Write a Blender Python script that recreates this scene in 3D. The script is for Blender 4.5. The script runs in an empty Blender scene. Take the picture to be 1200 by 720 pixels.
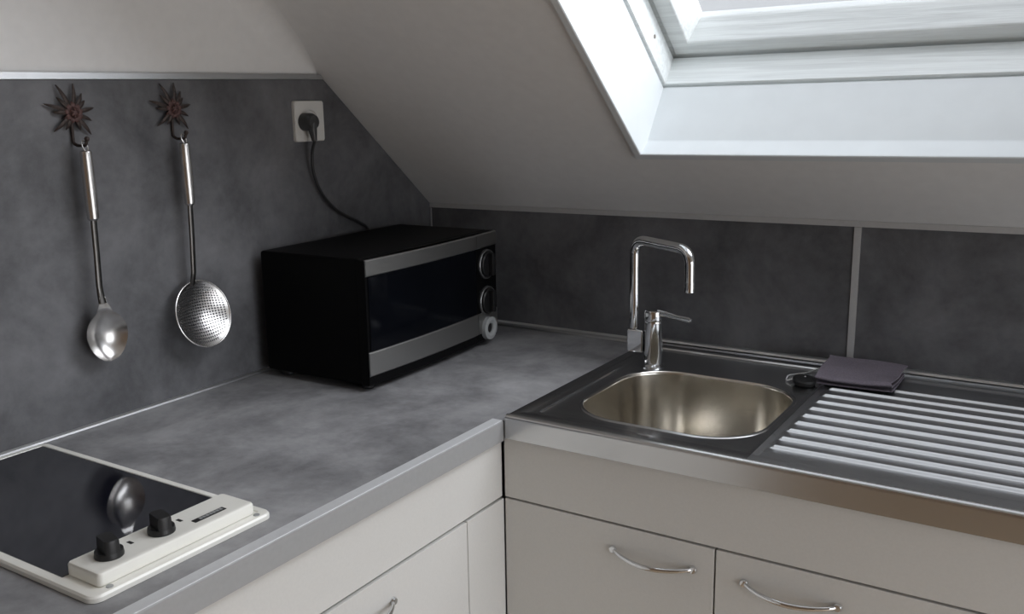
import bpy, bmesh, math, random
from mathutils import Vector, Matrix, noise
random.seed(7)
PI = math.pi
Z0 = 0.9                     # worktop height above the floor; design heights below are relative to it
C = bpy.context.scene.collection
SC = bpy.context.scene

# ------------------------------------------------------------------ materials
def new_mat(name):
    m = bpy.data.materials.new(name); m.use_nodes = True
    nt = m.node_tree
    return m, nt, nt.nodes['Principled BSDF']

def simple(name, col, rough=.5, metal=0., spec=.5, ior=1.5, bump=0., bscale=60., coat=0., var=0.05):
    """colour with a faint procedural mottling and an optional fine bump"""
    m, nt, b = new_mat(name)
    tc = nt.nodes.new('ShaderNodeTexCoord')
    nz = nt.nodes.new('ShaderNodeTexNoise'); nz.inputs['Scale'].default_value = bscale
    nz.inputs['Detail'].default_value = 4
    nt.links.new(tc.outputs['Object'], nz.inputs['Vector'])
    rp = nt.nodes.new('ShaderNodeValToRGB')
    rp.color_ramp.elements[0].position = .3; rp.color_ramp.elements[1].position = .7
    rp.color_ramp.elements[0].color = tuple(c*(1-var) for c in col)+(1,)
    rp.color_ramp.elements[1].color = tuple(min(1, c*(1+var)) for c in col)+(1,)
    nt.links.new(nz.outputs['Fac'], rp.inputs['Fac'])
    nt.links.new(rp.outputs['Color'], b.inputs['Base Color'])
    b.inputs['Roughness'].default_value = rough
    b.inputs['Metallic'].default_value = metal
    b.inputs['Specular IOR Level'].default_value = spec
    b.inputs['IOR'].default_value = ior
    b.inputs['Coat Weight'].default_value = coat
    if bump:
        bp = nt.nodes.new('ShaderNodeBump'); bp.inputs['Strength'].default_value = bump
        bp.inputs['Distance'].default_value = .002
        nt.links.new(nz.outputs['Fac'], bp.inputs['Height'])
        nt.links.new(bp.outputs['Normal'], b.inputs['Normal'])
    return m

def laminate(name, dark, light, rough):
    """dark concrete-look laminate: clouds over a finer speckle"""
    m, nt, b = new_mat(name)
    tc = nt.nodes.new('ShaderNodeTexCoord')
    n1 = nt.nodes.new('ShaderNodeTexNoise'); n1.inputs['Scale'].default_value = 5.5
    n1.inputs['Detail'].default_value = 9; n1.inputs['Roughness'].default_value = .62
    n1.inputs['Distortion'].default_value = .35
    n2 = nt.nodes.new('ShaderNodeTexNoise'); n2.inputs['Scale'].default_value = 38
    n2.inputs['Detail'].default_value = 6; n2.inputs['Roughness'].default_value = .7
    mx = nt.nodes.new('ShaderNodeMath'); mx.operation = 'MULTIPLY_ADD'
    mx.inputs[1].default_value = .3
    nt.links.new(tc.outputs['Object'], n1.inputs['Vector']); nt.links.new(tc.outputs['Object'], n2.inputs['Vector'])
    nt.links.new(n2.outputs['Fac'], mx.inputs[0]); nt.links.new(n1.outputs['Fac'], mx.inputs[2])
    rp = nt.nodes.new('ShaderNodeValToRGB')
    rp.color_ramp.elements[0].position = .42; rp.color_ramp.elements[0].color = dark+(1,)
    rp.color_ramp.elements[1].position = .88; rp.color_ramp.elements[1].color = light+(1,)
    nt.links.new(mx.outputs[0], rp.inputs['Fac']); nt.links.new(rp.outputs['Color'], b.inputs['Base Color'])
    b.inputs['Roughness'].default_value = rough; b.inputs['Specular IOR Level'].default_value = .3
    bp = nt.nodes.new('ShaderNodeBump'); bp.inputs['Strength'].default_value = .06; bp.inputs['Distance'].default_value = .002
    nt.links.new(n2.outputs['Fac'], bp.inputs['Height']); nt.links.new(bp.outputs['Normal'], b.inputs['Normal'])
    return m

def brushed(name, col, rough, axis='x', strength=.05):
    """brushed metal: noise drawn out along one axis drives roughness and bump"""
    m, nt, b = new_mat(name)
    tc = nt.nodes.new('ShaderNodeTexCoord'); mp = nt.nodes.new('ShaderNodeMapping')
    mp.inputs['Scale'].default_value = {'x': (3, 400, 400), 'y': (400, 3, 400), 'z': (400, 400, 3)}[axis]
    nz = nt.nodes.new('ShaderNodeTexNoise'); nz.inputs['Scale'].default_value = 1.; nz.inputs['Detail'].default_value = 3
    nt.links.new(tc.outputs['Object'], mp.inputs['Vector']); nt.links.new(mp.outputs['Vector'], nz.inputs['Vector'])
    mr = nt.nodes.new('ShaderNodeMapRange')
    mr.inputs['To Min'].default_value = rough*.8; mr.inputs['To Max'].default_value = rough*1.25
    nt.links.new(nz.outputs['Fac'], mr.inputs['Value']); nt.links.new(mr.outputs['Result'], b.inputs['Roughness'])
    bp = nt.nodes.new('ShaderNodeBump'); bp.inputs['Strength'].default_value = strength; bp.inputs['Distance'].default_value = .0006
    nt.links.new(nz.outputs['Fac'], bp.inputs['Height']); nt.links.new(bp.outputs['Normal'], b.inputs['Normal'])
    b.inputs['Base Color'].default_value = col+(1,); b.inputs['Metallic'].default_value = 1.
    return m

def painted_wood(name, col):
    m, nt, b = new_mat(name)
    tc = nt.nodes.new('ShaderNodeTexCoord'); mp = nt.nodes.new('ShaderNodeMapping')
    mp.inputs['Scale'].default_value = (3, 60, 60)
    nz = nt.nodes.new('ShaderNodeTexNoise'); nz.inputs['Scale'].default_value = 1.6; nz.inputs['Detail'].default_value = 5
    nz.inputs['Distortion'].default_value = .8
    nt.links.new(tc.outputs['Object'], mp.inputs['Vector']); nt.links.new(mp.outputs['Vector'], nz.inputs['Vector'])
    rp = nt.nodes.new('ShaderNodeValToRGB')
    rp.color_ramp.elements[0].position = .35; rp.color_ramp.elements[1].position = .6
    rp.color_ramp.elements[0].color = tuple(c*.86 for c in col)+(1,); rp.color_ramp.elements[1].color = col+(1,)
    nt.links.new(nz.outputs['Fac'], rp.inputs['Fac']); nt.links.new(rp.outputs['Color'], b.inputs['Base Color'])
    bp = nt.nodes.new('ShaderNodeBump'); bp.inputs['Strength'].default_value = .35; bp.inputs['Distance'].default_value = .003
    nt.links.new(nz.outputs['Fac'], bp.inputs['Height']); nt.links.new(bp.outputs['Normal'], b.inputs['Normal'])
    b.inputs['Roughness'].default_value = .45
    return m

def pane_glass(name):
    m, nt, b = new_mat(name)
    nt.nodes.remove(b)
    out = nt.nodes['Material Output']
    tr = nt.nodes.new('ShaderNodeBsdfTransparent'); tr.inputs['Color'].default_value = (.955, .955, .965, 1)
    gl = nt.nodes.new('ShaderNodeBsdfGlossy'); gl.inputs['Roughness'].default_value = .03
    lw = nt.nodes.new('ShaderNodeLayerWeight')      # Schlick reflectance, the same from both faces
    pw = nt.nodes.new('ShaderNodeMath'); pw.operation = 'POWER'; pw.inputs[1].default_value = 5
    fr = nt.nodes.new('ShaderNodeMath'); fr.operation = 'MULTIPLY_ADD'; fr.inputs[1].default_value = .92; fr.inputs[2].default_value = .07
    nt.links.new(lw.outputs['Facing'], pw.inputs[0]); nt.links.new(pw.outputs[0], fr.inputs[0])
    mx = nt.nodes.new('ShaderNodeMixShader')
    nt.links.new(fr.outputs[0], mx.inputs[0]); nt.links.new(tr.outputs[0], mx.inputs[1]); nt.links.new(gl.outputs[0], mx.inputs[2])
    nt.links.new(mx.outputs[0], out.inputs['Surface'])
    return m

def floorboards(name):
    m, nt, b = new_mat(name)
    tc = nt.nodes.new('ShaderNodeTexCoord'); br = nt.nodes.new('ShaderNodeTexBrick')
    br.inputs['Color1'].default_value = (.56, .44, .32, 1); br.inputs['Color2'].default_value = (.49, .375, .26, 1)
    br.inputs['Mortar'].default_value = (.08, .045, .02, 1); br.inputs['Scale'].default_value = 1
    br.inputs['Brick Width'].default_value = 1.2; br.inputs['Row Height'].default_value = .13; br.inputs['Mortar Size'].default_value = .003
    nt.links.new(tc.outputs['Object'], br.inputs['Vector']); nt.links.new(br.outputs['Color'], b.inputs['Base Color'])
    b.inputs['Roughness'].default_value = .45
    return m

M = dict(
    laminate=laminate('grey_laminate_shaded', (.064, .064, .069), (.190, .191, .200), .45),  # same decor as the worktop, darkened for the shade on the walls
    worktop=laminate('grey_laminate_lit', (.115, .115, .121), (.40, .40, .41), .42),  # same decor, lightened to stand in for stronger light on the worktop
    paint=simple('white_wall_paint', (.82, .818, .81), .85, bump=.12, bscale=45, var=.02),
    beige=simple('warm_beige_paint', (.42, .31, .22), .8, bump=.1, bscale=45, var=.02),
    lining=simple('white_lining', (.69, .725, .74), .6, bscale=20, var=.02),
    wood=painted_wood('white_painted_wood', (.775, .81, .81)),
    glass=pane_glass('window_glass'),
    cabinet=simple('white_cabinet_laminate', (.605, .598, .575), .4, bscale=300, bump=.03, var=.02),
    carcass=simple('cabinet_carcass', (.20, .18, .16), .6),
    alu=brushed('aluminium_trim', (.62, .63, .64), .38, 'y', .03),
    edge=simple('grey_worktop_edge', (.36, .365, .37), .4, metal=.2, bscale=120, var=.03),
    steel=brushed('sink_steel', (.63, .635, .64), .22, 'x', .006),
    steel_dr=brushed('drainer_steel', (.65, .66, .675), .29, 'x', .008),
    bowl=simple('bowl_steel', (.70, .67, .615), .22, metal=1, bscale=160, bump=.03, var=.05),
    chrome=simple('chrome', (.72, .73, .74), .07, metal=1, bscale=30, var=.02),
    steel_ut=simple('utensil_steel', (.68, .67, .66), .27, metal=1, bscale=60, var=.04),
    rod=simple('utensil_dark_steel', (.13, .125, .12), .3, metal=1, bscale=60, var=.05),
    iron=simple('rusty_dark_iron', (.045, .032, .028), .55, metal=.3, bscale=240, bump=.3, var=.35),
    rust=simple('reddish_iron', (.085, .042, .038), .6, metal=.2, bscale=240, bump=.4, var=.4),
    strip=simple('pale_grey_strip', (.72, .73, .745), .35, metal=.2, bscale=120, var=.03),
    trim=simple('pale_grey_trim', (.50, .50, .50), .4, metal=.15, bscale=120, var=.03),
    cream=simple('cream_enamel', (.87, .86, .80), .28, bscale=30, coat=.3, var=.015),
    hobglass=simple('black_ceramic_glass', (.006, .0065, .012), .04, spec=.5, ior=1.95, bscale=12, var=.15),
    black=simple('black_plastic', (.007, .007, .0075), .4, bscale=150, var=.15),
    mwbody=simple('black_microwave_paint', (.002, .002, .0023), .5, spec=.10, bscale=200, bump=.03, var=.15),
    mwglass=simple('dark_door_glass', (.002, .0025, .004), .08, spec=.15, bscale=8, var=.2),
    ring=simple('dim_metal_ring', (.20, .20, .20), .35, metal=.8),
    silver=brushed('brushed_silver', (.42, .42, .41), .36, 'x', .05),
    greyplate=simple('badge_grey', (.33, .34, .34), .4, var=.05),
    socket=simple('white_socket_plastic', (.72, .71, .68), .35, var=.02),
    cord=simple('dark_cord', (.02, .02, .022), .5, var=.1),
    plug=simple('grey_black_plug', (.05, .05, .052), .45, var=.1),
    cloth=simple('purple_grey_cloth', (.21, .185, .225), .95, bscale=420, bump=.5, var=.16),
    clothedge=simple('purple_cloth_hem', (.17, .11, .16), .95, bscale=420, bump=.5, var=.12),
    rubber=simple('black_rubber', (.012, .012, .013), .5, var=.1),
    floor=floorboards('brown_floorboards'),
)

# ------------------------------------------------------------------ helpers
def link(o):
    C.objects.link(o); return o

def to_mesh(name, bm, smooth=35):
    bmesh.ops.remove_doubles(bm, verts=bm.verts, dist=1e-6)
    bmesh.ops.recalc_face_normals(bm, faces=bm.faces)
    me = bpy.data.meshes.new(name); bm.to_mesh(me); bm.free()
    for p in me.polygons: p.use_smooth = True
    me.set_sharp_from_angle(angle=math.radians(smooth))
    return me

def obj(name, bm, mat, parent=None, local=False, smooth=35, origin=None):
    """link a bmesh as ONE object; design coordinates unless local (coordinates of its parent)"""
    if parent is not None and not local:
        off = world_loc(parent); bmesh.ops.translate(bm, verts=bm.verts, vec=Vector((0, 0, Z0))-off)
    if parent is None:
        if origin is None:
            xs = [v.co for v in bm.verts]
            lo = [min(c[i] for c in xs) for i in range(3)]; hi = [max(c[i] for c in xs) for i in range(3)]
            origin = Vector(((lo[0]+hi[0])/2, (lo[1]+hi[1])/2, lo[2]))
        bmesh.ops.translate(bm, verts=bm.verts, vec=-Vector(origin))
    o = bpy.data.objects.new(name, to_mesh(name, bm, smooth))
    o.data.materials.append(M[mat]); link(o)
    if len(o.data.polygons) < 3000:                      # keep broad faces flat next to their bevels
        w = o.modifiers.new('weighted_normals', 'WEIGHTED_NORMAL'); w.keep_sharp = True; w.weight = 90
    if parent is not None: o.parent = parent
    else: o.location = Vector(origin)+Vector((0, 0, Z0))
    return o

def world_loc(o):
    v = Vector(o.location)
    while o.parent is not None:
        o = o.parent; v = v+Vector(o.location)
    return v

def thing(name, label, cat, loc, rotz=0, group=None):
    o = bpy.data.objects.new(name, None); link(o)
    o.location = Vector(loc)+Vector((0, 0, Z0)); o.rotation_euler = (0, 0, rotz)
    o.empty_display_size = .05
    o['label'] = label; o['category'] = cat
    if group: o['group'] = group
    return o

def tag(o, label, cat, group=None):
    o['label'] = label; o['category'] = cat
    if group: o['group'] = group
    return o

def struct(name, bm, mat, parent=None, **k):
    o = obj(name, bm, mat, parent, **k)
    if parent is None: o['kind'] = 'structure'
    return o

def box(bm, lo, hi, bev=0., seg=2, mtx=None):
    r = bmesh.ops.create_cube(bm, size=1)
    vs = r['verts']
    lo = Vector(lo); hi = Vector(hi); c = (lo+hi)/2; d = hi-lo
    for v in vs: v.co = Vector((v.co.x*d.x, v.co.y*d.y, v.co.z*d.z))+c
    if bev:
        es = {e for v in vs for e in v.link_edges}
        q = bmesh.ops.bevel(bm, geom=list(es), offset=bev, segments=seg, affect='EDGES', profile=.5)
        vs = list({v for v in vs if v.is_valid} | set(q['verts']))
    if mtx is not None:
        for v in vs: v.co = mtx @ v.co
    return bm

def newbox(lo, hi, bev=0., seg=2): return box(bmesh.new(), lo, hi, bev, seg)

def lathe(bm, prof, origin=(0, 0, 0), axis=(0, 0, 1), n=40, caps=True):
    """revolve (radius, height) pairs about an axis"""
    q = Vector((0, 0, 1)).rotation_difference(Vector(axis).normalized()); o = Vector(origin)
    rings = []
    for r, h in prof:
        rings.append([bm.verts.new(o+q @ Vector((r*math.cos(2*PI*i/n), r*math.sin(2*PI*i/n), h))) for i in range(n)])
    for a, b in zip(rings, rings[1:]):
        for i in range(n):
            bm.faces.new((a[i], a[(i+1) % n], b[(i+1) % n], b[i]))
    if caps:
        if prof[0][0] > 1e-5: bm.faces.new(rings[0][::-1])
        if prof[-1][0] > 1e-5: bm.faces.new(rings[-1])
    return bm

def tube(bm, pts, r, n=16, caps=True, flat=1.):
    """round bar through points; r a number or one radius per point; flat squeezes the section"""
    pts = [Vector(p) for p in pts]; rr = r if isinstance(r, (list, tuple)) else [r]*len(pts)
    t0 = (pts[1]-pts[0]).normalized()
    nrm = t0.orthogonal().normalized() if abs(t0.x) > .95 else (Vector((1, 0, 0))-t0*t0.x).normalized()
    rings = []
    for i, p in enumerate(pts):
        t = (pts[min(i+1, len(pts)-1)]-pts[max(i-1, 0)]).normalized()
        nrm = (nrm-t*nrm.dot(t)).normalized(); bn = t.cross(nrm)
        rings.append([bm.verts.new(p+(nrm*math.cos(2*PI*k/n)*flat+bn*math.sin(2*PI*k/n))*rr[i]) for k in range(n)])
    for a, b in zip(rings, rings[1:]):
        for k in range(n): bm.faces.new((a[k], a[(k+1) % n], b[(k+1) % n], b[k]))
    if caps: bm.faces.new(rings[0][::-1]); bm.faces.new(rings[-1])
    return bm

def arc_path(pts, rad, seg=8):
    """polyline with its corners rounded"""
    pts = [Vector(p) for p in pts]; out = [pts[0]]
    for a, b, c in zip(pts, pts[1:], pts[2:]):
        u = (a-b).normalized(); w = (c-b).normalized()
        ang = u.angle(w); d = min(rad/math.tan(ang/2), (a-b).length*.49, (c-b).length*.49)
        p0 = b+u*d; p1 = b+w*d
        for i in range(seg+1):
            t = i/seg; out.append(p0*(1-t)**2+b*2*t*(1-t)+p1*t*t)
    out.append(pts[-1]); return out

def prism(bm, poly, vec):
    """closed polygon of 3-D points pushed along vec"""
    vec = Vector(vec); a = [bm.verts.new(Vector(p)) for p in poly]; b = [bm.verts.new(Vector(p)+vec) for p in poly]
    n = len(a)
    bm.faces.new(a); bm.faces.new(b[::-1])
    for i in range(n): bm.faces.new((a[i], b[i], b[(i+1) % n], a[(i+1) % n]))
    return bm

def loft(bm, loops, close_last=False, close_first=False):
    vl = [[bm.verts.new(Vector(p)) for p in l] for l in loops]
    for a, b in zip(vl, vl[1:]):
        n = len(a)
        for i in range(n): bm.faces.new((a[i], a[(i+1) % n], b[(i+1) % n], b[i]))
    if close_last: bm.faces.new(vl[-1])
    if close_first: bm.faces.new(vl[0][::-1])
    return vl

def rrect(x0, x1, y0, y1, r, z, n=10):
    """rounded rectangle loop, 4*(n+1) points"""
    r = max(r, 1e-4); out = []
    for cx, cy, a0 in ((x1-r, y1-r, 0), (x0+r, y1-r, PI/2), (x0+r, y0+r, PI), (x1-r, y0+r, 1.5*PI)):
        for i in range(n+1):
            a = a0+PI/2*i/n; out.append((cx+r*math.cos(a), cy+r*math.sin(a), z))
    return out

# ------------------------------------------------------------------ the slope of the roof
A = Vector((0, 0, .2925)); B = Vector((1.32, 0, .303)); D = Vector((0, -.3603, .5905))
EU = (B-A).normalized(); EN = (B-A).cross(A-D).normalized(); EV = -(EN.cross(EU))      # along, outward, up the slope
OW = Vector((.6545, -.1683, .4369))                                                      # lower left corner of the skylight opening
def W(u, v, w): return OW+EU*u+EV*v+EN*w
def roof_z(x, y):                                                                        # height of the slope over a point
    return A.z-(EN.x*x+EN.y*y)/EN.z
WU, WV = 1.14, 1.40                                                                       # opening size
ZC = 1.62                                                                                # flat ceiling
Y_R, X_R = -3.9, 3.0                                                                     # rear and right walls
yc = -(ZC-A.z)/(roof_z(0, -1)-A.z)                                                       # where the slope meets the flat ceiling

# ceiling: slope with a hole for the skylight, plus the flat part
bm = bmesh.new()
us = [-.80, -.013, WU+.013, 2.75]; vs_ = [-.30, -.013, WV+.013, 1.95]
grid = {}
for w in (0, .34):
    for i, u in enumerate(us):
        for j, v in enumerate(vs_): grid[(i, j, w)] = bm.verts.new(W(u, v, w))
for i in range(3):
    for j in range(3):
        if (i, j) == (1, 1): continue
        for w in (0, .34): bm.faces.new([grid[(i, j, w)], grid[(i+1, j, w)], grid[(i+1, j+1, w)], grid[(i, j+1, w)]])
def wall_strip(a, b): bm.faces.new([grid[a+(0,)], grid[b+(0,)], grid[b+(.34,)], grid[a+(.34,)]])
for k in range(3):
    wall_strip((k, 0), (k+1, 0)); wall_strip((k, 3), (k+1, 3)); wall_strip((0, k), (0, k+1)); wall_strip((3, k), (3, k+1))
wall_strip((1, 1), (2, 1)); wall_strip((1, 2), (2, 2)); wall_strip((1, 1), (1, 2)); wall_strip((2, 1), (2, 2))
box(bm, (-.15, Y_R-.1, ZC), (X_R+.1, yc+.05, ZC+.12))
struct('ceiling', bm, 'paint')

bm = bmesh.new()
p0 = Vector((-.006, -.376, roof_z(-.006, -.376)))
XP = (Vector((1, 0, 0))-EN*EN.x).normalized()
def cove(R_, t):
    sec = [(-.002, .002)]+[(R_-R_*math.sin(a*PI/16), -(R_-R_*math.cos(a*PI/16))) for a in range(8, -1, -1)]
    return [p0+XP*a+EN*b+EV*t for a, b in sec]
loft(bm, [cove(.004, 0), cove(.020, .04), cove(.036, .10), cove(.05, .20), cove(.05, 1.4)], True, True)
struct('trim_8', bm, 'paint')

struct('floor', newbox((-.15, Y_R-.1, -1.0), (X_R+.1, .15, -.9)), 'floor')

# left wall up to the slope, right wall the same, knee wall behind the sink
def gable(x0, x1):
    pts = [(x0, .15, -.9), (x0, .15, roof_z(0, .15)+.02), (x0, yc, ZC+.02), (x0, Y_R-.1, ZC+.02), (x0, Y_R-.1, -.9)]
    return prism(bmesh.new(), pts, (x1-x0, 0, 0))
struct('wall_left', gable(-.14, -.006), 'paint')
bm = prism(bmesh.new(), [(-.14, .006, -.9), (X_R+.1, .006, -.9), (X_R+.1, .006, roof_z(X_R, 0)+.05), (-.14, .006, roof_z(0, 0)+.05)], (0, .14, 0))
struct('wall_back', bm, 'paint')
struct('wall_rear', newbox((-.14, Y_R-.12, -.9), (X_R+.1, Y_R, ZC+.02)), 'beige')
# right gable wall with an opening for the added, unseen fill window
wy0, wy1, wz0, wz1 = -2.20, -.40, -.84, .58
bm = bmesh.new(); tk = (.12, 0, 0)
prism(bm, [(X_R, .15, -.9), (X_R, .15, roof_z(X_R, .15)+.02), (X_R, wy1, roof_z(X_R, wy1)+.02), (X_R, wy1, -.9)], tk)
prism(bm, [(X_R, wy0, -.9), (X_R, wy0, ZC+.02), (X_R, Y_R-.1, ZC+.02), (X_R, Y_R-.1, -.9)], tk)
prism(bm, [(X_R, wy1, wz1), (X_R, wy1, roof_z(X_R, wy1)+.02), (X_R, yc, ZC+.02), (X_R, wy0, ZC+.02), (X_R, wy0, wz1)], tk)
box(bm, (X_R, wy0, -.9), (X_R+.12, wy1, wz0))
struct('wall_right', bm, 'paint')
win2 = bpy.data.objects.new('fill_window', None); link(win2); win2.location = (X_R+.06, (wy0+wy1)/2, wz0+Z0); win2['kind'] = 'structure'  # window added out of view to fill the room with light
bm = bmesh.new(); t = .055; ym_ = (wy0+wy1)/2
for lo, hi in (((wy0, wz0), (wy0+t, wz1)), ((wy1-t, wz0), (wy1, wz1)), ((wy0+t, wz0), (wy1-t, wz0+t)), ((wy0+t, wz1-t), (wy1-t, wz1)),
               ((ym_-.03, wz0+t), (ym_+.03, wz1-t))):
    box(bm, (X_R+.03, lo[0], lo[1]), (X_R+.09, hi[0], hi[1]), .004)
obj('window_frame', bm, 'wood', win2)
obj('pane', newbox((X_R+.060, wy0+t, wz0+t), (X_R+.064, wy1-t, wz1-t)), 'glass', win2)

# skylight: lining, fixed frame, sash, pane
win1 = bpy.data.objects.new('window_1', None); link(win1); win1.location = W(0, 0, 0)+Vector((0, 0, Z0)); win1['kind'] = 'structure'
def ring(bm, steps, closed=True):
    """steps: (inset, w); the section is carried round the opening"""
    loops = []
    for st in steps:
        s, w = st[:2]; sb = st[2] if len(st) > 2 else s                 # the bottom member may sit a little lower
        loops.append([W(s, sb, w), W(WU-s, sb, w), W(WU-s, WV-s, w), W(s, WV-s, w)])
    if closed: loops.append(loops[0])
    loft(bm, loops)
    return bm
obj('lining', ring(bmesh.new(), [(-.0125, -.009), (-.001, -.009, .0005), (.0008, -.0075, .0022), (.0010, -.004, .0022), (.0005, .030, -.0080), (0, .036, -.0082), (0, .160, 0), (-.0125, .160)]), 'lining', win1)
bm = ring(bmesh.new(), [(.0025, .1655), (.0045, .167), (.0045, .215), (.001, .218), (.001, .236), (-.06, .236), (-.06, .158), (-.004, .158), (-.004, .1655)])
fr = obj('window_frame', bm, 'wood', win1)
for uu, vv in ((.0055, .105), (.0055, .62)):
    lathe(bm := bmesh.new(), [(.0, 0), (.004, 0), (.0042, .002), (.0, .0022)], W(uu-.002, vv, .200), EU, 14, False)
    obj('screw', bm, 'carcass', fr)
bm = ring(bmesh.new(), [(.003, .2455), (.006, .243), (.037, .243, .0325), (.0395, .2440, .0345), (.0410, .2465, .0360), (.0555, .296, .0460), (.0555, .315, .0460), (-.052, .315), (-.052, .2455)])
sash = obj('sash', bm, 'wood', win1, smooth=12)
bm = bmesh.new()
loft(bm, [[W(.05, .05, w), W(WU-.05, .05, w), W(WU-.05, WV-.05, w), W(.05, WV-.05, w)] for w in (.298, .303)], True, True)
obj('pane', bm, 'glass', win1)

# ------------------------------------------------------------------ splashback panels and their trims
H_A, H_B = .5745, .591                                   # underside of the left top trim at y = -2 and at the slope
def ht(y): return .591+(y+.3655)*.0123
def panel_left():
    ys = -2.6
    pts = [(-.0055, ys, .0006), (-.0055, -.0008, .0006), (-.0055, -.0008, roof_z(0, 0)-.002), (-.0055, -.361, ht(-.361)-.001), (-.0055, ys, ht(ys)-.0005)]
    return prism(bmesh.new(), pts, (.0055, 0, 0))
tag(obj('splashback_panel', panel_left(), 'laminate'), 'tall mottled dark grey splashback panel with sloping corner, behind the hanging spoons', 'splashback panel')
def htb(x): return .2925+.00795*x
def panel_back(x0, x1):
    pts = [(x0, 0, .0128), (x1, 0, .0128), (x1, 0, htb(x1)-.011), (x0, 0, htb(x0)-.011)]
    return prism(bmesh.new(), pts, (0, .0055, 0))
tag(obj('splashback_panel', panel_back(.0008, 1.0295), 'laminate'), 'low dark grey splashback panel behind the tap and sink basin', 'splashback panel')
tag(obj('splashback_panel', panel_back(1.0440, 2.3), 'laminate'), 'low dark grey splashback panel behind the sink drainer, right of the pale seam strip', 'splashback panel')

bm = prism(bmesh.new(), [(-.006, -2.6, ht(-2.6)), (-.006, -.362, ht(-.362)), (-.006, -.372, ht(-.372)+.0095), (-.006, -2.6, ht(-2.6)+.0125)], (.009, 0, 0))
struct('trim_1', bm, 'alu')
bm = prism(bmesh.new(), [(0, .006, htb(0)-.0105), (2.3, .006, htb(2.3)-.0105), (2.3, .006, htb(2.3)+.001), (0, .006, htb(0)+.001)], (0, -.010, 0))
struct('trim_2', bm, 'trim')
struct('trim_3', newbox((1.0300, -.003, .013), (1.0435, .006, htb(1.04)-.011), .001), 'trim')
# sealing strips where the panels meet the worktop and the sink
struct('trim_4', prism(bmesh.new(), [(.0, -2.05, .0005), (.006, -2.05, .0005), (.005, -2.05, .0035), (.0015, -2.05, .006), (0, -2.05, .006)], (0, 2.045, 0)), 'alu')
struct('trim_5', prism(bmesh.new(), [(.006, -.0005, .0005), (.006, -.0065, .0005), (.006, -.0055, .004), (.006, -.0015, .007), (.006, -.0005, .007)], (.594, 0, 0)), 'alu')
struct('trim_6', prism(bmesh.new(), [(.603, -.0005, .013), (.603, -.009, .013), (.603, -.007, .0175), (.603, -.0015, .020), (.603, -.0005, .020)], (1.7, 0, 0)), 'alu')
struct('trim_7', newbox((0.0005, -.004, .013), (.0045, -.0002, htb(0)-.012), .001), 'alu')

# ------------------------------------------------------------------ worktop along the left wall
wt = thing('worktop', 'mottled dark grey laminate worktop with a pale grey front edge, running along the left wall', 'worktop', (.3, -1.0, -.036))
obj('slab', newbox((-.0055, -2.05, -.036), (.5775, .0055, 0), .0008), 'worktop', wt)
bm = prism(bmesh.new(), [(.5776, -2.05, -.036), (.600, -2.05, -.036), (.6002, -2.05, -.002), (.5985, -2.05, .0006), (.5776, -2.05, .0006)], (0, 1.4488, 0))
e = obj('front_edge', bm, 'edge', wt); e['label'] = 'pale grey front edge'
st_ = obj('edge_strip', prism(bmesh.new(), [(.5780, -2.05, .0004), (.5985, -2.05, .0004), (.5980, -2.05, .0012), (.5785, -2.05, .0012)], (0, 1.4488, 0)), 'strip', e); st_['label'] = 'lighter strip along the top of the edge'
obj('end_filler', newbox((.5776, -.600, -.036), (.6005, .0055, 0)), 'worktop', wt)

# ------------------------------------------------------------------ base units
def bow_handle(parent, a, b, out, r=.0042, sag=.004):
    """bow handle from a to b, arching along out"""
    a = Vector(a); b = Vector(b); out = Vector(out); bm = bmesh.new()
    pts = []; rr = []
    for i in range(25):
        t = i/24; s = math.sin(PI*t)**.75
        pts.append(a+(b-a)*t+out*(.003+s)+Vector((0, 0, -sag*s))); rr.append(r*(.75+.35*s))
    pts[0] = a; pts[-1] = b
    tube(bm, pts, rr, 14, True, .8)
    for p in (a, b): lathe(bm, [(0.0, 0), (.0066, 0), (.0066, .002), (.005, .005), (0.0, .0055)], p, out, 18, False)
    o = obj('handle', bm, 'chrome', parent); o['label'] = 'curved chrome bow handle'
    return o
FT, DT, DB = -.0385, -.1455, -.79
lu = thing('base_unit', 'white base unit under the hob and grey worktop', 'cabinet', (.3, -1.3, -.9))
bm = bmesh.new()
box(bm, (.02, -2.05, DB), (.575, -2.032, -.037)); box(bm, (.02, -.62, DB), (.575, -.602, -.037))
box(bm, (.02, -2.032, DB), (.575, -.62, DB+.018)); box(bm, (.02, -2.032, DB+.018), (.03, -.62, -.037))
obj('carcass', bm, 'carcass', lu)
obj('fascia', newbox((.575, -2.05, -.1425), (.5915, -.5945, FT), .0012), 'cabinet', lu)
obj('corner_filler', newbox((.575, -.7065, DB), (.5945, -.5945, DT), .0012), 'cabinet', lu)
for y0, y1 in ((-1.2445, -.7095), (-1.6465, -1.2475), (-2.05, -1.6495)):
    d = obj('door', newbox((.575, y0, DB), (.5955, y1, DT), .0012), 'cabinet', lu)
    ym = (y0+y1)/2
    bow_handle(d, (.5955, ym-.072, -.193), (.5955, ym+.072, -.193), (.026, 0, 0))
obj('plinth', newbox((.50, -2.05, -.9), (.516, -.602, DB-.002)), 'cabinet', lu)

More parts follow.
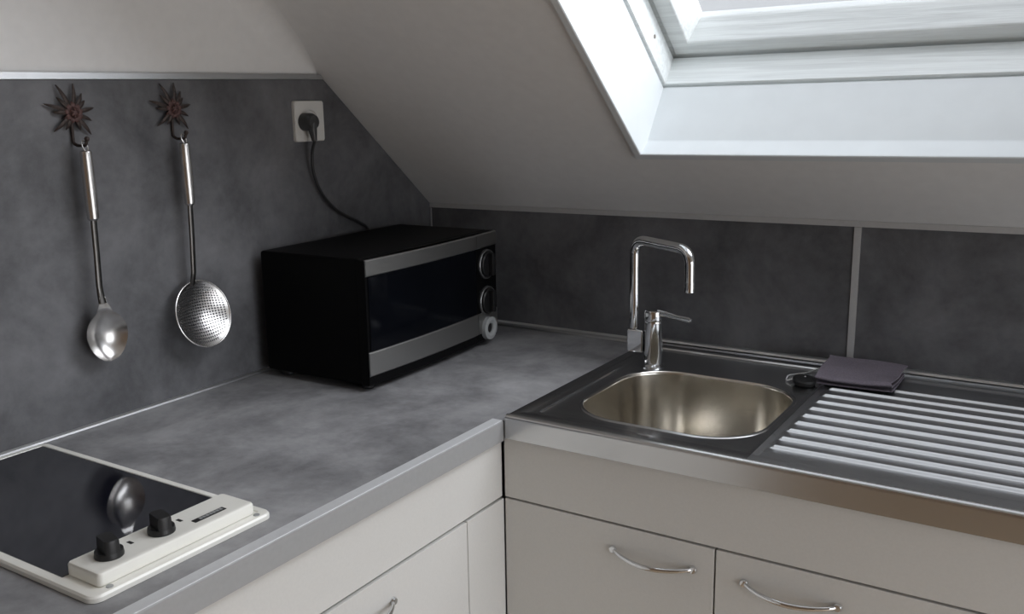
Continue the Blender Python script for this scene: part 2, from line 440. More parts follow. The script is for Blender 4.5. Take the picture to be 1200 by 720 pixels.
su = thing('base_unit', 'white base unit with bow handled doors under the steel sink', 'cabinet', (1.2, -.3, -.9))
bm = bmesh.new()
box(bm, (.604, -.572, DB), (.622, -.02, -.037)); box(bm, (1.782, -.572, DB), (1.80, -.02, -.037))
box(bm, (.622, -.572, DB), (1.782, -.02, DB+.018)); box(bm, (.622, -.03, DB+.018), (1.782, -.02, -.037))
obj('carcass', bm, 'carcass', su)
obj('fascia', newbox((.5965, -.5945, -.1415), (1.80, -.5725, FT+.006), .0012), 'cabinet', su)
for x0, x1, hx in ((.5968, .9815, .878), (.9845, 1.3895, 1.100), (1.3925, 1.80, 1.60)):
    d = obj('door', newbox((x0, -.5945, DB), (x1, -.5725, DT+.0005), .0012), 'cabinet', su)
    bow_handle(d, (hx-.070, -.5945, -.188), (hx+.070, -.5945, -.188), (0, -.026, 0))
obj('plinth', newbox((.604, -.52, -.9), (1.80, -.504, DB-.002)), 'cabinet', su)

# ------------------------------------------------------------------ sink
sk = thing('kitchen_sink', 'stainless steel sink with rounded basin and ribbed drainer', 'sink', (1.2, -.3, -.036))
ZT = .0115                                                 # rim
XB0, XB1 = .603, 1.026                                     # basin half
bx0, bx1, by0, by1 = .674, 1.004, -.522, -.196             # bowl mouth
def bowl_loop(inset, z, r): return rrect(bx0+inset, bx1-inset, by0+inset, by1-inset, r, z, 12)
nn = 12
def outer(x0, x1, y0, y1, z, r): return rrect(x0, x1, y0, y1, r, z, nn)
bm = bmesh.new()
loft(bm, [outer(XB0, XB1, -.600, .005, -.030, .003), outer(XB0, XB1, -.600, .005, ZT-.004, .003), outer(XB0+.001, XB1, -.5985, .0045, ZT-.0012, .003), outer(XB0+.004, XB1-.0002, -.595, .002, ZT, .003),
          outer(XB0+.022, XB1-.004, -.574, -.030, ZT, .006), outer(XB0+.024, XB1-.006, -.572, -.032, ZT-.0015, .008),
          outer(XB0+.038, XB1-.0085, -.560, -.046, ZT-.0015, .012), outer(XB0+.040, XB1-.009, -.558, -.048, ZT-.0045, .014),
          outer(XB0+.044, XB1-.010, -.554, -.052, ZT-.0055, .018),
          bowl_loop(-.0075, ZT-.0055, .106), bowl_loop(-.006, ZT-.0042, .105), bowl_loop(-.003, ZT-.0036, .102), bowl_loop(-.001, ZT-.0042, .100)])
obj('rim', bm, 'steel', sk)
bm = bmesh.new()
loft(bm, [bowl_loop(-.001, ZT-.0042, .100), bowl_loop(.0005, ZT-.0062, .099), bowl_loop(.0015, ZT-.010, .098), bowl_loop(.0025, -.03, .097), bowl_loop(.008, -.128, .092),
          bowl_loop(.014, -.144, .086), bowl_loop(.026, -.152, .076), bowl_loop(.056, -.155, .055), bowl_loop(.115, -.157, .030)], True)
bs = obj('basin', bm, 'bowl', sk, smooth=60)
lathe(bm := bmesh.new(), [(.0, -.1555), (.012, -.1555), (.020, -.1548), (.036, -.1540), (.040, -.1552), (.040, -.158), (0, -.158)], ((bx0+bx1)/2, (by0+by1)/2, 0), (0, 0, 1), 36, False)
obj('waste', bm, 'chrome', bs)
prof_a = [(-.592, ZT-.002), (-.592, ZT+.0004), (-.5955, ZT+.0003), (-.5980, ZT-.0006), (-.6000, ZT-.0024), (-.6010, ZT-.0048), (-.6013, ZT-.0078), (-.6013, -.0305), (-.597, -.0305), (-.597, ZT-.002)]
obj('front_apron', prism(bmesh.new(), [(XB0+.0005, a, b) for a, b in prof_a], (1.196, 0, 0)), 'steel', sk, smooth=50)
# drainer: sheet with raised ribs
RY = [-.5125, -.4695, -.4265, -.3835, -.3405, -.2975, -.2545, -.2115, -.1685, -.1255]
def hz(x, y):
    rib = 0
    x0 = 1.0345; x1 = 1.765
    for ry in RY:
        d = abs(y-ry)
        if d < .0065:
            q = .5+.5*math.cos(PI*d/.0065)
            f = min(1, max(0, (x-x0)/.010))*min(1, max(0, (x1-x)/.010))
            rib = max(rib, .0050*q*(f*f*(3-2*f)))
    tray = ZT-.0052
    # raised border
    f = 0
    for dd in ((x-1.0265)/1.0, (1.797-x), (y+.597), (-.012-y)): pass
    e = min((y+.572)/.012, (-.040-y)/.012, (1.785-x)/.012)
    e = min(1, max(0, e)); e = e*e*(3-2*e)
    g = min(1, max(0, (x-1.0264)/.006)); e = e*g
    base = ZT*(1-e)+tray*e
    return base+rib*e
xs = [XB1+i*.0012 for i in range(0, 17)]+[1.050+i*.0565 for i in range(0, 13)]+[1.74+i*.0024 for i in range(1, 25)]
ys = [-.5960+i*.00195 for i in range(0, int(.600/.00195)+1)]
bm = bmesh.new()
rows = []
for x in xs:
    col = [bm.verts.new((x, -.600, -.030)), bm.verts.new((x, -.600, ZT-.0045)), bm.verts.new((x, -.5994, ZT-.002)), bm.verts.new((x, -.5980, ZT-.0005))]
    col += [bm.verts.new((x, y, hz(x, y))) for y in ys]+[bm.verts.new((x, .0048, ZT-.003)), bm.verts.new((x, .005, -.03))]
    rows.append(col)
for a, b in zip(rows, rows[1:]):
    for j in range(len(a)-1): bm.faces.new((a[j], b[j], b[j+1], a[j+1]))
bm.faces.new(rows[-1])
obj('drainer', bm, 'steel_dr', sk, smooth=50)

# black stopper on its chain, left on the rim
sp = thing('sink_stopper', 'black rubber sink stopper on a bead chain lying at the back right of the basin', 'stopper', (1.000, -.150, ZT))
bm = lathe(bmesh.new(), [(0, 0), (.017, 0), (.021, .004), (.022, .010), (.020, .013), (.008, .0145), (0, .015)], (.990, -.158, ZT-.005), (.12, -.05, 1), 28, False)
obj('stopper', bm, 'rubber', sp)
bm = bmesh.new(); cps = arc_path([(.992, -.158, ZT+.0105), (.975, -.150, ZT+.004), (.956, -.158, ZT-.003), (.948, -.118, ZT-.003), (.975, -.085, ZT-.003), (.992, -.055, ZT+.001), (1.004, -.040, ZT+.002)], .02, 6)
L = 0; prev = cps[0]; k = 0
tube(bm, cps, .0009, 6)
for a, b in zip(cps, cps[1:]):
    n_ = max(1, int((b-a).length/.0042))
    for i in range(n_):
        c = a+(b-a)*(i/n_); bmesh.ops.create_uvsphere(bm, u_segments=8, v_segments=6, radius=.0019, matrix=Matrix.Translation(c))
obj('chain', bm, 'chrome', sp)

# ------------------------------------------------------------------ tap
tp = thing('kitchen_tap', 'chrome mixer tap with squared swan neck spout behind the sink basin', 'tap', (.690, -.177, ZT-.005))
zb = ZT-.0055
bm = lathe(bmesh.new(), [(0, zb), (.022, zb), (.0225, zb+.003), (.019, zb+.006), (.0185, .062), (.0185, .098), (.0178, .101), (0, .101)], (.690, -.177, 0), (0, 0, 1), 36, False)
obj('body', bm, 'chrome', tp)
bm = lathe(bmesh.new(), [(0, .1015), (.0188, .1015), (.0192, .104), (.0192, .119), (.0175, .123), (.010, .1245), (0, .125)], (.690, -.177, 0), (0, 0, 1), 36, False)
lv = obj('lever', bm, 'chrome', tp)
bm = bmesh.new()
dr = Vector((.117, -.051, 0)).normalized()
c0 = Vector((.690, -.177, .119))
tube(bm, [c0+dr*.012, c0+dr*.035+Vector((0, 0, .0015)), c0+dr*.070+Vector((0, 0, .0005)), c0+dr*.098+Vector((0, 0, .001)), c0+dr*.104+Vector((0, 0, .0015))], [.0068, .0050, .0042, .0052, .0035], 14, True, .6)
obj('lever_arm', bm, 'chrome', lv)
bm = bmesh.new(); box(bm, (.6375, -.192, .034), (.672, -.162, .081), .003, 3)
obj('spout_block', bm, 'chrome', tp)
s0 = Vector((.6475, -.177, 0)); dd = Vector((.1405, -.0605, 0))
pth = arc_path([s0+Vector((0, 0, .079)), s0+Vector((-.001, 0, .264)), s0+dd+Vector((0, 0, .259)), s0+dd+Vector((.001, 0, .187))], .030, 10)
bm = tube(bmesh.new(), pth, .0104, 20)
obj('spout', bm, 'chrome', tp)
bm = lathe(bmesh.new(), [(0, 0), (.0085, 0), (.0108, .002), (.0108, .020), (.0095, .022), (0, .022)], s0+dd+Vector((.001, 0, .178)), (0, 0, 1), 24, False)
obj('aerator', bm, 'chrome', tp)

# ------------------------------------------------------------------ folded cloth
def cloth():
    # one long strip folded zig-zag, swept along x with a soft wave
    prof = [(-.150, .003), (-.10, .0032), (-.045, .0035), (-.038, .0065), (-.045, .0098), (-.10, .010), (-.150, .0105), (-.158, .0145), (-.150, .0185), (-.10, .0195), (-.045, .021), (-.030, .0225)]
    pr = arc_path([(0, y, z) for y, z in prof], .004, 3)
    bm = bmesh.new(); NX = 26; th = .0026
    top = []; bot = []
    for i in range(NX+1):
        t = i/NX; rt = []; rb = []
        for j, p in enumerate(pr):
            q = pr[min(j+1, len(pr)-1)]-pr[max(j-1, 0)]
            nrm = Vector((0, -q.z, q.y)).normalized()
            lay = p.z/.0225
            lift = lay*(.006*(1-t)**2*(.4+(p.y+.15)*6)+.0022*math.sin(5*t+2*p.y*30))
            if p.y < -.135: lift -= .004*lay*math.sin(PI*t)
            x = 1.010+.137*t+(.004*math.sin(7*p.y*40+t*3))*lay
            y = p.y-.004+.012*(t-.5)*.6
            base = Vector((x, y, p.z+max(lift, -.002)))
            rt.append(bm.verts.new(base+nrm*th*.5)); rb.append(bm.verts.new(base-nrm*th*.5))
        top.append(rt); bot.append(rb)
    n = len(pr)
    for i in range(NX):
        for j in range(n-1):
            bm.faces.new((top[i][j], top[i+1][j], top[i+1][j+1], top[i][j+1])); bm.faces.new((bot[i][j], bot[i][j+1], bot[i+1][j+1], bot[i+1][j]))
        for j in (0, n-1): bm.faces.new((top[i][j], bot[i][j], bot[i+1][j], top[i+1][j]))
    for i in (0, NX):
        for j in range(n-1): bm.faces.new((top[i][j], top[i][j+1], bot[i][j+1], bot[i][j]))
    bmesh.ops.translate(bm, verts=bm.verts, vec=(0, 0, ZT-.001))
    return bm
tag(obj('folded_cloth', cloth(), 'cloth', smooth=70), 'purple grey cleaning cloth folded flat at the back edge of the drainer', 'cloth')

# ------------------------------------------------------------------ hob
hb = thing('electric_hob', 'narrow cream framed black glass hob with two control knobs, set in the worktop', 'hob', (.285, -1.21, 0))
hx0, hx1, hy0, hy1 = .024, .545, -1.347, -1.079
bm = bmesh.new()
loft(bm, [rrect(hx0, hx1, hy0, hy1, .014, .0006, 8), rrect(hx0, hx1, hy0, hy1, .014, .006, 8), rrect(hx0+.002, hx1-.002, hy0+.002, hy1-.002, .012, .0085, 8), rrect(hx0+.005, hx1-.005, hy0+.005, hy1-.005, .010, .0093, 8),
          rrect(hx0+.014, hx1-.014, hy0+.012, hy1-.012, .004, .0093, 8), rrect(hx0+.015, hx1-.015, hy0+.013, hy1-.013, .003, .0075, 8)], True, True)
fm = obj('frame', bm, 'cream', hb)
obj('glass_plate', newbox((hx0+.0155, hy0+.0135, .0076), (.468, hy1-.0135, .0090), .0005), 'hobglass', hb)
bm = bmesh.new()
loft(bm, [rrect(.466, .529, -1.326, -1.096, .006, .0085, 6), rrect(.466, .529, -1.326, -1.096, .006, .021, 6), rrect(.4675, .5275, -1.3245, -1.0975, .005, .0235, 6), rrect(.471, .5235, -1.321, -1.101, .004, .0250, 6)], True, True)
cp = obj('control_panel', bm, 'cream', hb)
def knob(x, y):
    bm = bmesh.new(); z = .0252; n = 36
    lathe(bm, [(0, z), (.0165, z), (.0168, z+.002), (.0160, z+.0075), (0, z+.0075)], (x, y, 0), (0, 0, 1), n, False)
    # grip: a disc cut flat on both sides
    def gl(s, zz):
        pts = []
        for i in range(n):
            a = 2*PI*i/n; px = .0162*s*math.cos(a); py = .0162*s*math.sin(a)
            py = max(-.0088*s, min(.0088*s, py))
            c_, s_ = math.cos(-.25), math.sin(-.25)
            pts.append((x+px*c_-py*s_, y+px*s_+py*c_, zz))
        return pts
    loft(bm, [gl(1, z+.0070), gl(.98, z+.021), gl(.92, z+.023)], True, True)
    return obj('knob', bm, 'black', cp)
knob(.4985, -1.291); knob(.4985, -1.2185)
for y in (-1.2575, -1.186):
    box(bm := bmesh.new(), (.4945-.008, y-.0022, .0250), (.4945+.001, y+.0022, .0254))
    obj('dial_mark', bm, 'black', cp)
bm = newbox((.5060, -1.180, .0249), (.5150, -1.131, .0258), .0003)
bd = obj('badge', bm, 'black', cp)
bm = bmesh.new()
yy = -1.171
for wdt in (.0045, .0035, .0045, .004, .0045, .004, .004):
    box(bm, (.5080, yy, .0256), (.5130, yy+wdt, .0261)); yy += wdt+.0012
obj('badge_lettering', bm, 'greyplate', bd)
for y in (hy1-.020, hy0+.030):
    lathe(bm := bmesh.new(), [(0, .0092), (.0042, .0092), (.0040, .0102), (.0012, .0104), (0, .0098)], (.5365, y-.002, 0), (0, 0, 1), 18, False)
    obj('screw', bm, 'greyplate', fm)

# ------------------------------------------------------------------ microwave
MW = thing('microwave_oven', 'black microwave oven with silver bands on its door in the worktop corner', 'microwave', (.3014, -.5935, 0), math.atan2(.9994, -.0354))
w_, d_, zt, z0 = .4638, .272, .2565, .013
DX = .372                                                   # door | control panel
def bow(x): return -.010*(1-((x-w_/2)/(w_/2))**2)
def bowed(x0, x1, za, zb_, y_front, y_back, bev=.0015, n=22):
    """slab across the front whose face follows the gentle outward bow of the door"""
    bm = bmesh.new(); loops = []
    for i in range(n+1):
        x = x0+(x1-x0)*i/n; yf = y_front+bow(x)
        loops.append([(x, y_back, za), (x, yf+bev, za), (x, yf, za+bev), (x, yf, zb_-bev), (x, yf+bev, zb_), (x, y_back, zb_)])
    loft(bm, loops, True, True)
    return bm
obj('body', newbox((.002, .024, z0), (w_-.002, d_, zt), .006, 3), 'mwbody', MW, local=True)
dr_ = obj('door', bowed(0, DX, z0+.001, zt-.001, .006, .026), 'mwbody', MW, local=True)
obj('door_glass', bowed(.006, DX-.004, .080, .2235, .0040, .008), 'mwglass', dr_, local=True)
b1 = obj('silver_band', bowed(.0008, DX-.001, .2240, .2555, .0030, .010, .002), 'silver', dr_, local=True); b1['label'] = 'upper brushed silver band of the door'
b2 = obj('silver_band', bowed(.0008, DX-.001, .0320, .0790, .0030, .010, .002), 'silver', dr_, local=True); b2['label'] = 'lower brushed silver band of the door'
cpn = obj('control_panel', bowed(DX+.0008, w_, z0+.001, zt-.001, .006, .026), 'mwbody', MW, local=True)
obj('silver_band', bowed(DX+.0012, w_-.0008, .2240, .2555, .0036, .010, .002), 'silver', cpn, local=True)
obj('silver_band', bowed(DX+.0012, w_-.0008, .0320, .0790, .0036, .010, .002), 'silver', cpn, local=True)
kx = .4150
for z, r in ((.186, .033), (.103, .033)):
    yk = .006+bow(kx)
    bm = lathe(bmesh.new(), [(0, -.003), (r*.86, -.003), (r*.86, .009), (r*.80, .0115), (0, .0118)], (kx, yk, z), (0, -1, 0), 40, False)
    box(bm, (kx-.006, yk-.023, z-r*.74), (kx+.006, yk-.009, z+r*.74), .003, 2)
    dl = obj('dial', bm, 'black', cpn, local=True)
    bm = bmesh.new()
    lathe(bm, [(r*.87, -.002), (r*.87, .0045), (r*.93, .0065), (r*1.0, .005), (r*1.02, -.002)], (kx, yk, z), (0, -1, 0), 44, False)
    obj('dial_ring', bm, 'ring', dl, local=True)
yk = .0036+bow(kx)
bm = lathe(bmesh.new(), [(.0105, .000), (.0115, .0075), (.018, .0105), (.0255, .009), (.0265, -.003)], (kx, yk, .0405), (0, -1, 0), 44, False)
bt = obj('button', bm, 'greyplate', cpn, local=True); bt['label'] = 'round silver push button with a dark centre'
obj('button_centre', lathe(bmesh.new(), [(0, .004), (.0112, .004), (.0112, -.002)], (kx, yk, .0405), (0, -1, 0), 30, False), 'black', bt, local=True)
for fx in (.03, w_-.03):
    for fy in (.035, d_-.03):
        obj('foot', lathe(bmesh.new(), [(0, 0), (.011, 0), (.013, .002), (.013, .0135), (0, .0135)], (fx, fy, .0002), (0, 0, 1), 20, False), 'rubber', MW, local=True)
# slots on the left flank
bm = bmesh.new()
for i in range(5):
    for j in range(3): box(bm, (.0016, .170+i*.012, .16+j*.022), (.0025, .176+i*.012, .176+j*.022))
obj('vent', bm, 'mwbody', MW, local=True)
# cord and plug (in design coordinates turned into the oven's own)
inv = (Matrix.Translation(Vector((.3014, -.5935, 0))) @ Matrix.Rotation(math.atan2(.9994, -.0354), 4, 'Z')).inverted()
cpts = [(.034, -.4335, .488), (.034, -.4315, .468), (.022, -.4290, .44), (.016, -.4230, .40), (.014, -.402, .355), (.013, -.365, .318), (.013, -.325, .295), (.013, -.285, .277), (.013, -.255, .255), (.011, -.250, .20), (.010, -.262, .12), (.016, -.30, .10)]
fine = []
cv = [Vector(p) for p in cpts]
for i in range(len(cv)-1):
    p0 = cv[max(i-1, 0)]; p1 = cv[i]; p2 = cv[i+1]; p3 = cv[min(i+2, len(cv)-1)]
    for k in range(6):
        t = k/6
        fine.append(.5*((2*p1)+(p2-p0)*t+(2*p0-5*p1+4*p2-p3)*t*t+(3*p1-p0-3*p2+p3)*t**3))
fine.append(cv[-1])
fine.append(Vector((.023, -.315, .10)))
cd = obj('power_cord', tube(bmesh.new(), [inv @ p for p in fine], .0034, 10), 'cord', MW, local=True)
bm = bmesh.new()
lathe(bm, [(0, .0095), (.0185, .0095), (.0185, .013), (.0178, .030), (.014, .038), (0, .040)], (0, -.434, .503), (1, 0, 0), 28, False)
tube(bm, [(.030, -.434, .500), (.032, -.4338, .482), (.034, -.4332, .464)], [.0105, .0085, .0055], 14)
for v in bm.verts: v.co = inv @ v.co
pl = obj('plug', bm, 'plug', cd, local=True); pl['label'] = 'dark round mains plug'

# ------------------------------------------------------------------ wall socket
so = thing('wall_socket', 'square white wall socket on the dark splashback above the microwave', 'socket', (0, -.4167, .462))
bm = bmesh.new()
pl_ = [(p[2], p[0], p[1]) for p in rrect(-.4590, -.3742, .4622, .5460, .005, .0002, 6)]
pm = [(.0070, p[1], p[2]) for p in pl_]
pt = [(p[2]+.0, p[0], p[1]) for p in rrect(-.4575, -.3757, .4637, .5445, .004, .0090, 6)]
cy, cz = -.4160, .5040
def circ(r, x): return [(x, cy+r*math.cos(.112+2*PI*i/28), cz+r*math.sin(.112+2*PI*i/28)) for i in range(28)]
loft(bm, [pl_, pm, pt, [(.0090, cy+.0235*math.cos(.112+2*PI*i/28), cz+.0235*math.sin(.112+2*PI*i/28)) for i in range(28)] , circ(.0225, .0045)], True, True)
obj('cover_plate', bm, 'socket', so)

# ------------------------------------------------------------------ flower hooks and the two hanging utensils
def petal_set(bm, cy_, cz_, tips, x0, wid, cup):
    for ty, tz in tips:
        L = math.hypot(ty, tz); ey = ty/L; ez = tz/L; N = 8
        fr_ = []; bk_ = []
        for i in range(N+1):
            t = i/N; a = .006+(L-.006)*t
            hw = wid*(math.sin(PI*min(1, (t*.86+.14)))**.8)*(1 if t < 1 else 0)+.0004
            xx = x0+cup*math.sin(PI*t)*.6-cup*.5*t
            row = []
            for sgn, dx in ((-1, 0), (0, .0012), (1, 0)):
                row.append(bm.verts.new((xx+dx, cy_+ey*a-ez*hw*sgn, cz_+ez*a+ey*hw*sgn)))
            fr_.append(row); bk_.append([bm.verts.new(v.co-Vector((.0012, 0, 0))) for v in row])
        for i in range(N):
            for j in range(2):
                bm.faces.new((fr_[i][j], fr_[i][j+1], fr_[i+1][j+1], fr_[i+1][j])); bm.faces.new((bk_[i][j], bk_[i+1][j], bk_[i+1][j+1], bk_[i][j+1]))
            bm.faces.new((fr_[i][0], fr_[i+1][0], bk_[i+1][0], bk_[i][0])); bm.faces.new((fr_[i][2], bk_[i][2], bk_[i+1][2], fr_[i+1][2]))
        for i in (0, N):
            bm.faces.new((fr_[i][0], bk_[i][0], bk_[i][1], fr_[i][1])); bm.faces.new((fr_[i][1], bk_[i][1], bk_[i][2], fr_[i][2]))
k_ = .000207
tips = [(-110, 215), (35, 225), (100, 150), (195, 38), (150, -170), (62, -135), (-65, -130), (-165, -140), (-160, 6), (-225, 72), (165, -62), (-115, 120), (120, 95)]
tips = [(a*k_, b*k_) for a, b in tips]
hk = thing('flower_hook', 'dark rusty metal flower shaped wall hook above the serving spoon, left of the two', 'hook', (0, -.955, .530), group='flower hooks on the splashback')
bm = bmesh.new()
petal_set(bm, -.955, .530, tips, .0085, .0030, .006)
obj('petals', bm, 'iron', hk)
bm = bmesh.new()
petal_set(bm, -.955, .530, [(math.cos(a)*.019, math.sin(a)*.019) for a in [i*2*PI/9+.2 for i in range(9)]], .0105, .0038, .006)
lathe(bm, [(.0, -.0105), (.008, -.0105), (.0085, 0), (.0062, .0035), (.003, .005), (0, .0052)], (.0112, -.955, .530), (1, 0, 0), 20, False)
for i in range(7):
    a = i*2*PI/7; bmesh.ops.create_uvsphere(bm, u_segments=8, v_segments=6, radius=.0022, matrix=Matrix.Translation((.0155, -.955+.0058*math.cos(a), .530+.0058*math.sin(a))))
obj('flower_centre', bm, 'rust', hk)
bm = tube(bmesh.new(), arc_path([(.004, -.955, .526), (.004, -.9565, .505), (.004, -.957, .4815), (.012, -.955, .4775), (.030, -.953, .4775), (.034, -.952, .488)], .006, 6), .0026, 10)
bmesh.ops.create_uvsphere(bm, u_segments=12, v_segments=8, radius=.0042, matrix=Matrix.Translation((.034, -.952, .4885)))
obj('hook_arm', bm, 'iron', hk)
def copy_tree(o, loc):
    c = o.copy(); C.objects.link(c); c.location = loc
    for ch in list(o.children):
        d = ch.copy(); C.objects.link(d); d.parent = c
        for g in list(ch.children):
            e2 = g.copy(); C.objects.link(e2); e2.parent = d
    return c
h2 = copy_tree(hk, Vector(hk.location)+Vector((0, .1965, .0035)))
h2['label'] = 'dark rusty metal flower shaped wall hook above the skimmer, nearer the socket'

def handle(t, yt, zt_, yb, zb_, yr, zr, xh=.0285):
    """wire eye, thick tubular grip and thin dark shaft of a hanging utensil"""
    bm = bmesh.new()
    top = Vector((xh, yt, zt_)); low = Vector((xh, yb, zb_)); ax = (low-top).normalized(); L = (low-top).length
    lathe(bm, [(0, 0), (.006, 0), (.0088, .0015), (.0094, .005), (.0100, L*.35), (.0102, L*.75), (.0094, L-.003), (.007, L), (0, L)], top, ax, 28, False)
    g = obj('grip', bm, 'steel_ut', t)
    bm = bmesh.new()
    ring_ = [top+Vector((-.0035*math.sin(a), .0052*math.cos(a)*.0+.0045*math.cos(a), .0075+.0085*math.sin(a))) for a in [i*2*PI/28 for i in range(29)]]
    tube(bm, ring_, .0012, 8, False)
    tube(bm, [top+Vector((0, 0, -.003)), top+Vector((0, 0, .0002))], .003, 10)
    obj('hanging_eye', bm, 'steel_ut', g)
    return ax
# serving spoon
spn = thing('serving_spoon', 'stainless steel serving spoon hanging from the left flower hook', 'spoon', (.028, -.955, .118))
handle(spn, -.9535, .4700, -.9525, .3560, 0, 0)
pts = [(.0285, -.9525, .3575), (.0285, -.9535, .30), (.029, -.9555, .245), (.0315, -.9560, .228), (.0335, -.9558, .216)]
obj('shaft', tube(bmesh.new(), pts, [.0056, .0056, .0058, .0062, .0072], 16, True, .6), 'rod', spn)
def spoon_bowl():
    bm = bmesh.new(); NT, NS = 30, 20; zs_, L = .2275, .1125
    fr_, bk_ = [], []
    for i in range(NT+1):
        t = i/NT
        e_ = max(0, (t-.22)/.78)                              # egg: broad below the shoulder, narrower tip
        egg = .0385*math.sqrt(max(0, 1-((e_-.46)/.54)**2 if e_ > .46 else 1-((.46-e_)/.46)**2))*(1.0-.16*max(0, e_-.46))
        hw = max(egg, .0062+.050*max(0, t-.06) if t < .36 else 0, .0008)
        rowf, rowb = [], []
        dep = .020*max(0, math.sin(PI*min(1, max(0, (t-.20)/.82))))**.7
        for j in range(NS+1):
            s_ = -1+2*j/NS
            y = -.9555+.006*t+hw*s_; z = zs_-L*t-.002*(1-s_*s_)*0
            x = .0345-.002*t-dep*(1-abs(s_)**2.2)
            rowf.append(bm.verts.new((x, y, z))); rowb.append(bm.verts.new((x-.0014, y, z)))
        fr_.append(rowf); bk_.append(rowb)
    for i in range(NT):
        for j in range(NS):
            bm.faces.new((fr_[i][j], fr_[i][j+1], fr_[i+1][j+1], fr_[i+1][j])); bm.faces.new((bk_[i][j], bk_[i+1][j], bk_[i+1][j+1], bk_[i][j+1]))
        bm.faces.new((fr_[i][0], fr_[i+1][0], bk_[i+1][0], bk_[i][0])); bm.faces.new((fr_[i][NS], bk_[i][NS], bk_[i+1][NS], fr_[i+1][NS]))
    for i in (0, NT):
        for j in range(NS): bm.faces.new((fr_[i][j], bk_[i][j], bk_[i][j+1], fr_[i][j+1]))
    return bm
obj('bowl', spoon_bowl(), 'steel_ut', spn, smooth=60)
# skimmer
skm = thing('skimmer', 'stainless steel perforated round skimmer hanging from the right flower hook', 'skimmer', (.028, -.757, .10))
handle(skm, -.7580, .4740, -.7565, .3620, 0, 0)
pts = [(.0285, -.7565, .3635), (.0285, -.7585, .30), (.0275, -.7610, .238), (.0225, -.7600, .224), (.0190, -.7590, .214)]
obj('shaft', tube(bmesh.new(), pts, [.0054, .0054, .0054, .0054, .0050], 16, True, .6), 'rod', skm)
def skimmer_disc():
    bm = bmesh.new(); N = 22; R = .0605; cy_, cz_ = -.7515, .1590
    def P(a, b):
        u = a*math.sqrt(max(0, 1-b*b/2)); v = b*math.sqrt(max(0, 1-a*a/2)); r2 = u*u+v*v
        y = R*u; z = R*v
        x = .0345-.016*(1-r2)**1.0-.26*z
        return Vector((x, cy_+y, cz_+z))
    cache = {}
    def V(a, b):
        k = (round(a, 5), round(b, 5))
        if k not in cache: cache[k] = bm.verts.new(P(a, b))
        return cache[k]
    h = 2/N
    for i in range(N):
        for j in range(N):
            a0 = -1+i*h; b0 = -1+j*h; am = a0+h/2; bm_ = b0+h/2
            if (am*am*(1-bm_*bm_/2)+bm_*bm_*(1-am*am/2)) < .80:
                ring8 = [V(a0, b0), V(am, b0), V(a0+h, b0), V(a0+h, bm_), V(a0+h, b0+h), V(am, b0+h), V(a0, b0+h), V(a0, bm_)]
                inn = []
                for k in range(8):
                    an = -.75*PI+k*PI/4; inn.append(V(am+h*.34*math.cos(an), bm_+h*.34*math.sin(an)))
                for k in range(8): bm.faces.new((ring8[k], ring8[(k+1) % 8], inn[(k+1) % 8], inn[k]))
            else:
                loop = [V(a0, b0), V(am, b0), V(a0+h, b0), V(a0+h, bm_), V(a0+h, b0+h), V(am, b0+h), V(a0, b0+h), V(a0, bm_)]
                c_ = V(am, bm_)
                for k in range(8): bm.faces.new((loop[k], loop[(k+1) % 8], c_))
    # thickness
    r = bmesh.ops.extrude_face_region(bm, geom=list(bm.faces), use_keep_orig=True)
    for v in [g for g in r['geom'] if isinstance(g, bmesh.types.BMVert)]: v.co.x -= .0011
    return bm
obj('perforated_dish', skimmer_disc(), 'steel_ut', skm, smooth=50)
bm = bmesh.new()
tube(bm, [(.0345-.26*.0605*math.sin(a), -.7515+.0606*math.cos(a), .1590+.0606*math.sin(a)) for a in [i*2*PI/64 for i in range(65)]], .0016, 10, False)
obj('rim', bm, 'steel_ut', skm)

# ------------------------------------------------------------------ sky, daylight through the skylight and the added fill window, camera
wd = bpy.data.worlds.new('overcast'); SC.world = wd; wd.use_nodes = True
nt = wd.node_tree; bg = nt.nodes['Background']
tc = nt.nodes.new('ShaderNodeTexCoord'); sx = nt.nodes.new('ShaderNodeSeparateXYZ'); rp = nt.nodes.new('ShaderNodeValToRGB')
nt.links.new(tc.outputs['Generated'], sx.inputs[0])
mr = nt.nodes.new('ShaderNodeMapRange'); mr.inputs['From Min'].default_value = -1; mr.inputs['From Max'].default_value = 1
nt.links.new(sx.outputs['Z'], mr.inputs['Value']); nt.links.new(mr.outputs[0], rp.inputs['Fac'])
el = rp.color_ramp.elements
el[0].position = 0; el[0].color = (.115, .114, .113, 1)
el[1].position = 1; el[1].color = (.335, .345, .357, 1)
for p, c in ((.485, (.115, .114, .113)), (.515, (.255, .268, .278)), (.60, (.285, .293, .306)), (.70, (.29, .298, .308)), (.80, (.315, .325, .336))):
    e3 = el.new(p); e3.color = c+(1,)
my = nt.nodes.new('ShaderNodeMapRange')          # the overcast is brighter on the gable side of the house
my.interpolation_type = 'SMOOTHSTEP'; my.inputs['From Min'].default_value = .12; my.inputs['From Max'].default_value = .75
my.inputs['To Min'].default_value = .35; my.inputs['To Max'].default_value = 3.5
nt.links.new(sx.outputs['X'], my.inputs['Value'])
vm = nt.nodes.new('ShaderNodeVectorMath'); vm.operation = 'SCALE'
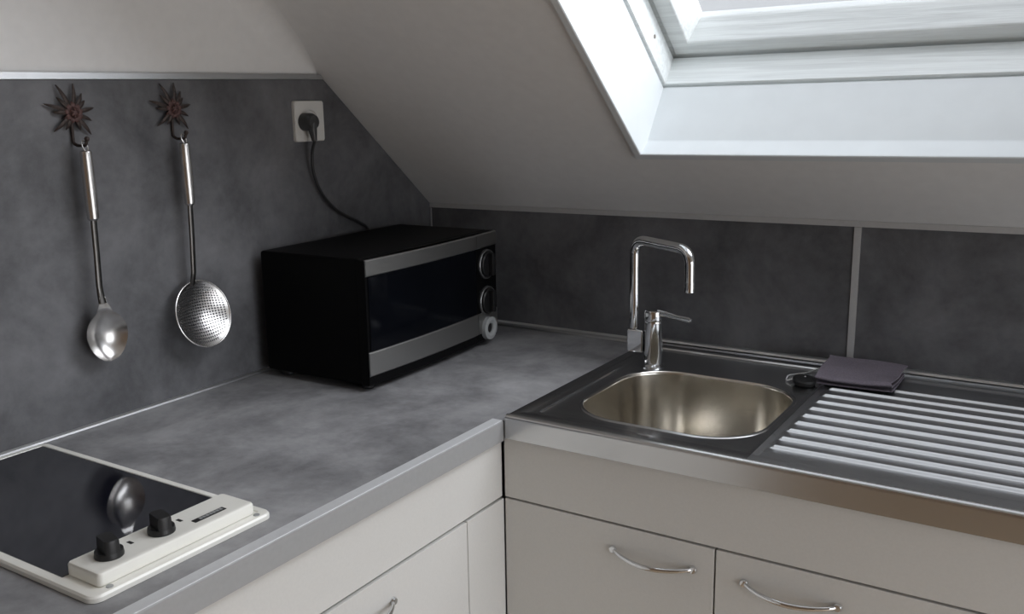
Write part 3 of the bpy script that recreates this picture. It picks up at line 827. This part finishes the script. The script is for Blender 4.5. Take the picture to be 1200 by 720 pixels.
nt.links.new(rp.outputs['Color'], vm.inputs[0]); nt.links.new(my.outputs[0], vm.inputs['Scale'])
nt.links.new(vm.outputs[0], bg.inputs['Color'])
bg.inputs['Strength'].default_value = 4

def portal(name, mtx, sx_, sy_):
    l = bpy.data.lights.new(name, 'AREA'); l.shape = 'RECTANGLE'; l.size = sx_; l.size_y = sy_
    l.cycles.is_portal = True
    o = bpy.data.objects.new(name, l); link(o); o.matrix_world = mtx
rot = Matrix((EU, EV, EN)).transposed().to_4x4()                # lamp's -Z looks into the room
portal('skylight_portal', Matrix.Translation(W(WU/2, WV/2, .33)+Vector((0, 0, Z0))) @ rot, WU, WV)
rot2 = Matrix((Vector((0, 1, 0)), Vector((0, 0, 1)), Vector((1, 0, 0)))).transposed().to_4x4()
portal('fill_window_portal', Matrix.Translation((X_R+.13, (wy0+wy1)/2, (wz0+wz1)/2+Z0)) @ rot2, wy1-wy0, wz1-wz0)

cam = bpy.data.cameras.new('camera'); co = bpy.data.objects.new('camera', cam); link(co)
cam.sensor_fit = 'HORIZONTAL'; cam.sensor_width = 36; cam.lens = 36*1104.59/1200
yaw, pitch, roll = -.5679, -.2131, -.0157
f = Vector((math.sin(yaw)*math.cos(pitch), math.cos(yaw)*math.cos(pitch), math.sin(pitch)))
r = f.cross(Vector((0, 0, 1))).normalized(); u = r.cross(f)
r2 = r*math.cos(roll)+u*math.sin(roll); u2 = -r*math.sin(roll)+u*math.cos(roll)
m4 = Matrix((r2, u2, -f)).transposed().to_4x4(); m4.translation = Vector((1.4458, -1.8927, .5346+Z0))
co.matrix_world = m4; cam.clip_start = .02
SC.camera = co
SC.view_settings.view_transform = 'Standard'; SC.view_settings.look = 'None'
SC.view_settings.gamma = 1; SC.view_settings.use_curve_mapping = False
SC.view_settings.exposure = 1.0
SC.cycles.use_denoising = True
SC.cycles.max_bounces = 12; SC.cycles.diffuse_bounces = 6; SC.cycles.glossy_bounces = 6; SC.cycles.transparent_max_bounces = 12
SC.cycles.caustics_reflective = False; SC.cycles.caustics_refractive = False
SC.cycles.sample_clamp_indirect = 8
